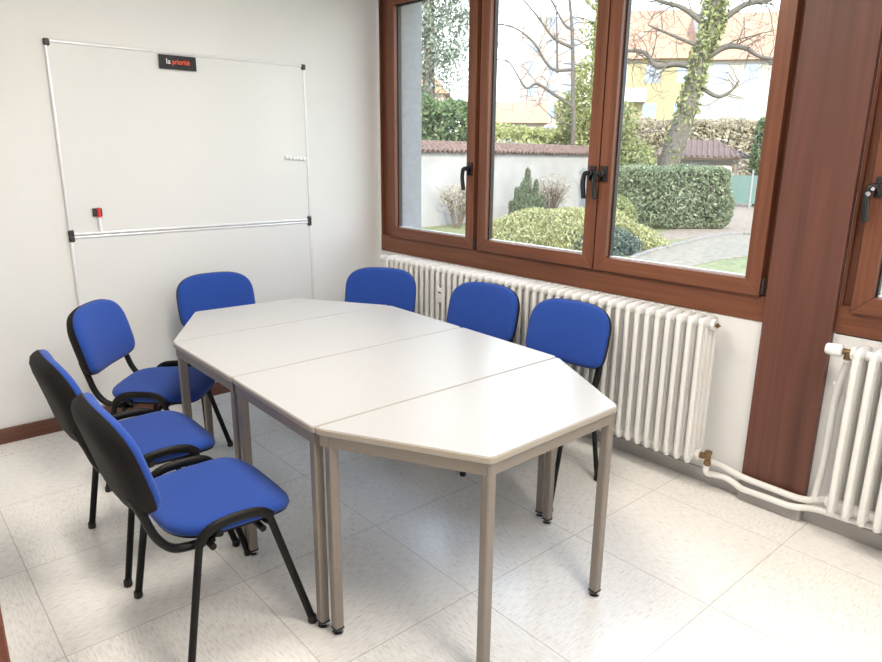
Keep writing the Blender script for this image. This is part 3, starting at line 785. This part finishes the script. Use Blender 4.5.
limb(b, [W(16.4, 6.5, 5.0), W(16.0, 7.2, 5.6), W(15.6, 7.9, 5.9), W(15.2, 8.6, 6.6)], .09, .03, rnd, 16, 3, 1.2, .05)
limb(b, [W(16.45, 6.45, 5.1), W(16.8, 5.8, 5.6), W(17.1, 5.2, 5.7), W(17.3, 4.6, 6.2)], .10, .03, rnd, 14, 2, 1.2, .1)
limb(b, [W(16.3, 6.6, 4.5), W(15.8, 7.4, 4.9), W(15.5, 8.0, 5.2)], .06, .02, rnd, 10, 2, 1.0, .05)
b.build('branches', bark, t, smooth=60)
b = MB(); rr = random.Random(3)
for i, p in enumerate(TP[7:]):
    q = i/len(TP[7:]); leaves(b, p, (.30+.12*q, .30+.12*q, .22), 70+int(60*q), .10, seed=i+50, shell=.5, jit=.3)
fol(b, leafm['ivy'], t, 'ivy')
# bare tree behind the wall, middle pane
O = Vector((14.6, 9.3, G)); O = Vector((16.0, 11.4, G))
t = thing('bare_tree', 'slender bare tree with spreading branches behind the wall, middle pane', 'tree', O)
rnd = random.Random(33); b = MB()
k = 24/22; sh = lambda x, y, z: Vector((-2.957+(x+2.957)*k, -4.092+(y+4.092)*k, 1.55+(z-1.55)*k))-O
TP2 = [Vector((0, 0, -.05)), sh(14.3, 9.55, 1.9), sh(14.25, 9.61, 3.42), sh(14.17, 9.71, 5.11), sh(14.0, 9.84, 6.5), sh(13.9, 9.9, 8)]
bb = MB().tube(bez(TP2, 6), [.085-.05*i/30 for i in range(31)], 10); bb.build('trunk', bark, t, smooth=60)
limb(b, [sh(14.25, 9.6, 2.95), sh(13.92, 10.03, 3.28), sh(13.55, 10.45, 3.6), sh(13.3, 10.7, 3.5), sh(12.98, 11.08, 4.2), sh(12.7, 11.35, 4.3)], .06, .02, rnd, 14, 2, 1.0, .0)
limb(b, [sh(14.2, 9.65, 4.0), sh(13.89, 10.06, 4.0), sh(13.69, 10.29, 4.25), sh(13.43, 10.58, 4.8), sh(13.0, 11.0, 5.2), sh(12.6, 11.4, 5.3)], .055, .02, rnd, 14, 2, 1.1, .0)
limb(b, [sh(14.2, 9.65, 4.6), sh(13.8, 10.1, 4.9), sh(13.5, 10.5, 5.5), sh(13.04, 11.0, 6.2)], .055, .02, rnd, 14, 2, 1.1, .0)
limb(b, [sh(14.2, 9.65, 5.1), sh(14.0, 9.9, 5.3), sh(13.6, 10.3, 6.2)], .05, .02, rnd, 8, 1, 1.0, .0)
limb(b, [sh(14.25, 9.6, 2.4), sh(13.9, 10.0, 2.6), sh(13.6, 10.4, 3.0)], .03, .01, rnd, 6, 1, .6, .0)
limb(b, [sh(13.95, 10.0, 3.9), sh(13.9, 10.05, 4.9), sh(13.85, 10.1, 5.9)], .04, .015, rnd, 8, 1, .8, .0)
b.build('branches', bark, t, smooth=60)
# ivy-clad conifer right of it
def leafy_tree(name, label, base, crown, n, size, m, rot=0, trunk_r=.15, seed=0, **k):
    t = thing(name, label, 'tree', (base[0], base[1], G)); b = MB()
    zt = max(c[2]+r[2]*.7 for c, r in crown)
    b.tube(bez([(0, 0, -.05), (.05, .03, (zt-G)*.5), (0, 0, zt-G)], 5), [trunk_r-(trunk_r*.6)*i/10 for i in range(11)], 8)
    rnd = random.Random(seed)
    for i in range(12):
        z = (zt-G)*rnd.uniform(.25, .85); branchy(b, Vector((0, 0, z)), Vector((rnd.gauss(0, 1), rnd.gauss(0, 1), .2)), 1.1, .03, 1, rnd)
    b.build('trunk', bark, t, smooth=60)
    b = MB(); tot = sum(r[0]*r[1]*r[2] for _, r in crown)
    for i, (c, r) in enumerate(crown):
        leaves(b, (c[0]-base[0], c[1]-base[1], c[2]), r, int(n*r[0]*r[1]*r[2]/tot)+50, size, seed=seed+i, **k)
    b.v = [(x, y, z-G) for x, y, z in b.v]
    fol(b, m, t); return t
leafy_tree('conifer_tree', 'bright yellow-green leafy tree behind the garden wall, right of middle pane', (17.2, 11.1),
           [((16.9, 10.9, 2.4), (1.0, 1.0, 1.0)), ((16.7, 11.4, 3.0), (.8, .8, .8)), ((17.0, 10.9, 4.0), (.8, .8, .9)), ((17.2, 10.8, 5.4), (.7, .7, .9)), ((17.2, 10.9, 6.8), (.6, .6, .9))], 8500, .085, leafm['yellow'], seed=70, shell=.2, jit=.5)
leafy_tree('weeping_tree', 'tall tree with drooping grey-green foliage behind the wall, left pane', (10.55, 12.05),
           [((10.4, 12.1, 4.6), (1.5, 1.5, 1.6)), ((11.2, 11.5, 5.6), (1.0, 1.0, 1.2)), ((9.8, 12.6, 5.9), (1.2, 1.2, 1.3)), ((10.6, 12.0, 7.2), (1.8, 1.8, 1.5)), ((10.9, 11.6, 4.0), (.6, .6, .7))], 15000, .07, leafm['birch'], trunk_r=.24, seed=80, shell=.1, jit=.6)
leafy_tree('bushy_tree', 'yellow-green bushy tree left of the leaning trunk, right pane', (14.7, 7.9),
           [((14.55, 7.55, 1.1), (.75, .75, 1.0)), ((14.35, 7.85, 2.3), (.45, .45, .7)), ((14.9, 7.1, .6), (.6, .6, .6))], 6500, .07, leafm['ivy'], trunk_r=.10, seed=90, shell=.2, jit=.4)
leafy_tree('ivy_tree', 'green ivy-covered small tree right of the tiled shed', (22.6, 7.45),
           [((22.60, 7.5, 1.7), (.32, .32, .9)), ((22.65, 7.4, 2.4), (.34, .34, .5))], 2600, .10, leafm['laurel'], trunk_r=.08, seed=95, shell=.2, jit=.3)

# shed with a hipped tile roof
def shed():
    cx, cy = 23.35, 10.35; rz = math.atan2(-.87, .49)
    t = thing('garden_shed', 'open lattice garden shed with hipped clay tile roof', 'shed', (cx, cy, G), rz)
    hx, hy = 1.45, 1.1; wp = mat('shed_white_paint', (.40, .39, .38), .8); ww = mat('shed_wood', (.45, .36, .28), .8)
    for x in (-hx, hx):
        for y in (-hy, hy): MB().box(x-.07, x+.07, y-.07, y+.07, 0, 1.82).build('post', ww, t)
    MB().box(-hx, hx, hy-.05, hy, 0, 1.75).build('back_panel', wp, t)
    MB().box(-hx, hx*.2, -hy-.02, -hy+.02, 0, 1.0).build('front_panel', wp, t)
    l = MB()
    for i in range(30):
        x = -hx+.1*i
        if x > hx*.15: break
        l.tube([(x, -hy, 1.0), (x+.35, -hy, 1.6)], .010, 4).tube([(x+.35, -hy-.01, 1.0), (x, -hy-.01, 1.6)], .010, 4)
    l.build('lattice', wp, t)
    MB().box(hx*.3, hx*.9, -hy-.03, -hy+.0, 0, 1.45).build('door_panel', mat('shed_pink_panel', (.72, .55, .52), .8), t)
    MB().box(-hx-.1, hx+.1, -hy-.08, -hy+.0, 1.66, 1.82).build('beam', ww, t)
    e = .38; X, Y = hx+e, hy+e; z0, z1, rx = 1.78, 2.42, .55
    r_ = MB().add([(-X, -Y, z0), (X, -Y, z0), (X, Y, z0), (-X, Y, z0), (-rx, 0, z1), (rx, 0, z1), (-X, -Y, z0-.05), (X, -Y, z0-.05), (X, Y, z0-.05), (-X, Y, z0-.05)],
                  [(0, 1, 5, 4), (1, 2, 5), (2, 3, 4, 5), (3, 0, 4), (6, 7, 1, 0), (7, 8, 2, 1), (8, 9, 3, 2), (9, 6, 0, 3), (9, 8, 7, 6)])
    ro = r_.build('roof', tilem, t, smooth=None)
    k = MB(); n = 18
    for i in range(n+1):
        x = -X+2*X*i/n; f = min(1, (X-abs(x))/(X-rx)); k.tube([(x, -Y-.02, z0+.02), (x, -Y*(1-f), z0+(z1-z0)*f+.02)], .045, 6)
    for i in range(13):
        y = -Y+2*Y*i/12; f = (1-abs(y)/Y)
        for s in (-1, 1): k.tube([(s*(X+.02), y, z0+.02), (s*(X-(X-rx)*f), y, z0+(z1-z0)*f+.02)], .045, 6)
    k.build('roof_tiles', tilem, ro)
shed()
# teal mesh fence next to the shed
tf = thing('fence', 'pale teal garden fence panel at the right edge of the pane', 'fence', (21.9, 7.2, G), math.atan2(-.87, .49))
MB().box(-.9, .7, -.02, .02, .15, 1.15).build('panel', mat('teal_panel', (.10, .16, .145), .8), tf)
for x in (-.9, -.1, .7): MB().box(x-.03, x+.03, -.04, .04, 0, 1.35).build('post', mat('fence_post', (.25, .25, .24), .8), tf)

# apartment houses
winm = mat('window_blue_glass', (0.231, 0.264, 0.330), .3, scale=1); shut = mat('balcony_white', (0.396, 0.385, 0.385), .8)
def house(name, label, c, rz, w, d, h, wallc, rc, rows, cols, roofh=3.2, balc=(), win=(1.1, 1.5), chim=()):
    t = thing(name, label, 'building', (c[0], c[1], G), rz)
    fm = facade_mat(name+'_wall', wallc)
    MB().box(-w/2, w/2, 0, d, 0, h).build('wall', fm, t, smooth=None)
    if roofh > 0:
        o_ = .5
        MB().add([(-w/2-o_, -o_, h), (w/2+o_, -o_, h), (w/2+o_, d+o_, h), (-w/2-o_, d+o_, h), (-w/2-o_, d*.5, h+roofh), (w/2+o_, d*.5, h+roofh)],
                 [(0, 1, 5, 4), (2, 3, 4, 5), (0, 4, 3), (1, 2, 5), (3, 2, 1, 0)]).build('roof', rc, t, smooth=None)
    for i in range(rows):
        for j in range(cols):
            x = -w/2+w*(j+.5)/cols; z = h*(i+.42)/rows
            wn = MB().box(x-win[0]/2, x+win[0]/2, -.04, .05, z, z+win[1]).build('window', winm, t, smooth=None)
    for (x0, x1, z) in balc:
        MB().box(x0, x1, -1.1, 0, z, z+.15).box(x0, x1, -1.1, -1.0, z+.15, z+1.05).build('balcony', shut, t, smooth=None)
    for (x, z) in chim:
        MB().box(x-.25, x+.25, 1.4, 2.0, z, z+1.5).build('chimney', shut, t, smooth=None)
    return t
rz = math.atan2(-.78, .62)
pos = lambda px: None
house('apartment_house', 'yellow apartment house with balconies and orange tiled roof', (47.5, 28.2), rz, 7.4, 11, 9.2, (0.330, 0.268, 0.152), rooft, 3, 3, 4.6,
      balc=[(-3.6, -.4, 2.9), (-3.6, -.4, 5.9)], chim=[])
house('apartment_house', 'cream apartment house with blue-grey windows behind the leaning tree', (52.6, 21.2), rz, 9.6, 11, 9.0, (0.357, 0.330, 0.294), rooft, 3, 4, 4.4)
MB0 = MB()
for i in range(3): pass
tag(MB().box(-.25, .25, -.3, 6.5, 0, 13.2).build('firewall', shut, smooth=None), 'white firewall rising between the two orange roofs', 'wall')
fw_ = bpy.data.objects['firewall']; fw_.location = (49.65, 25.3, G); fw_.rotation_euler = (0, 0, rz)
house('tower_block', 'distant pale pink tower block seen through the middle pane', (66.0, 54.3), math.atan2(-.70, .71), 7.2, 7, 18.0, (0.348, 0.286, 0.259), rooft, 7, 3, 0)
house('gabled_house', 'low distant house with orange roof left of the tower block', (49.3, 45.1), math.atan2(-.70, .71), 6.5, 8, 4.8, (0.348, 0.312, 0.268), rooft, 1, 3, 2.3)
house('gabled_house', 'distant pink-walled house behind the weeping tree, left pane', (43.4, 48.6), math.atan2(-.70, .71)+1.57, 6.5, 5, 7.2, (0.339, 0.268, 0.232), rooft, 2, 3, 3.2)
#GARDEN-END

# ------------------------------------------------------------ light from the sky
wld = bpy.data.worlds.new('sky'); bpy.context.scene.world = wld; wld.use_nodes = True
nt = wld.node_tree; bg = nt.nodes['Background']; L = nt.links
tc = nt.nodes.new('ShaderNodeTexCoord'); sx = nt.nodes.new('ShaderNodeSeparateXYZ'); L.new(tc.outputs['Generated'], sx.inputs[0])
rp = nt.nodes.new('ShaderNodeValToRGB'); rp.color_ramp.elements[0].position = 0; rp.color_ramp.elements[0].color = (1, .99, .97, 1)
rp.color_ramp.elements[1].position = .8; rp.color_ramp.elements[1].color = (.52, .70, 1.0, 1)
e = rp.color_ramp.elements.new(.25); e.color = (.86, .93, 1.0, 1)
L.new(sx.outputs[2], rp.inputs[0]); L.new(rp.outputs[0], bg.inputs[0]); bg.inputs[1].default_value = 3.1
sd = bpy.data.lights.new('sun', 'SUN'); sd.energy = 5; sd.angle = R(.6); sd.color = (1, .93, .80)
so_ = bpy.data.objects.new('sun', sd); C.objects.link(so_)
so_.rotation_euler = Vector((.50, .66, -.56)).to_track_quat('-Z', 'Y').to_euler()
for (y0, y1) in ((-2.86, -.04), (-5.0, -3.15)):
    pd = bpy.data.lights.new('sky_portal', 'AREA'); pd.shape = 'RECTANGLE'; pd.size = y1-y0; pd.size_y = 1.74; pd.cycles.is_portal = True
    po = bpy.data.objects.new('sky_portal', pd); C.objects.link(po); po.location = (.34, (y0+y1)/2, 1.725)
    po.rotation_euler = Vector((-1, 0, 0)).to_track_quat('-Z', 'Z').to_euler()

# ------------------------------------------------------------ camera
cam = bpy.data.cameras.new('camera'); co = bpy.data.objects.new('camera', cam); C.objects.link(co)
f_, cx_, cy_, h_, yaw, pit, roll = 671.9976, -2.95689, -4.09191, 1.54978, 0.718139, -0.259918, 0.009946
Fv = Vector((sin(yaw)*cos(pit), cos(yaw)*cos(pit), sin(pit))); Rv = Vector((cos(yaw), -sin(yaw), 0)); Uv = Rv.cross(Fv)
R2 = Rv*cos(roll)+Uv*sin(roll); U2 = -Rv*sin(roll)+Uv*cos(roll)
co.matrix_world = Matrix(((R2.x, U2.x, -Fv.x, cx_), (R2.y, U2.y, -Fv.y, cy_), (R2.z, U2.z, -Fv.z, h_), (0, 0, 0, 1)))
cam.sensor_width = 36; cam.lens = f_*36/882; cam.clip_start = .05; cam.clip_end = 400
sc = bpy.context.scene; sc.camera = co
sc.view_settings.view_transform = 'Standard'; sc.view_settings.look = 'None'; sc.view_settings.gamma = 1; sc.view_settings.exposure = .63
sc.view_settings.use_curve_mapping = False
sc.cycles.use_denoising = True; sc.cycles.max_bounces = 10; sc.cycles.transparent_max_bounces = 16
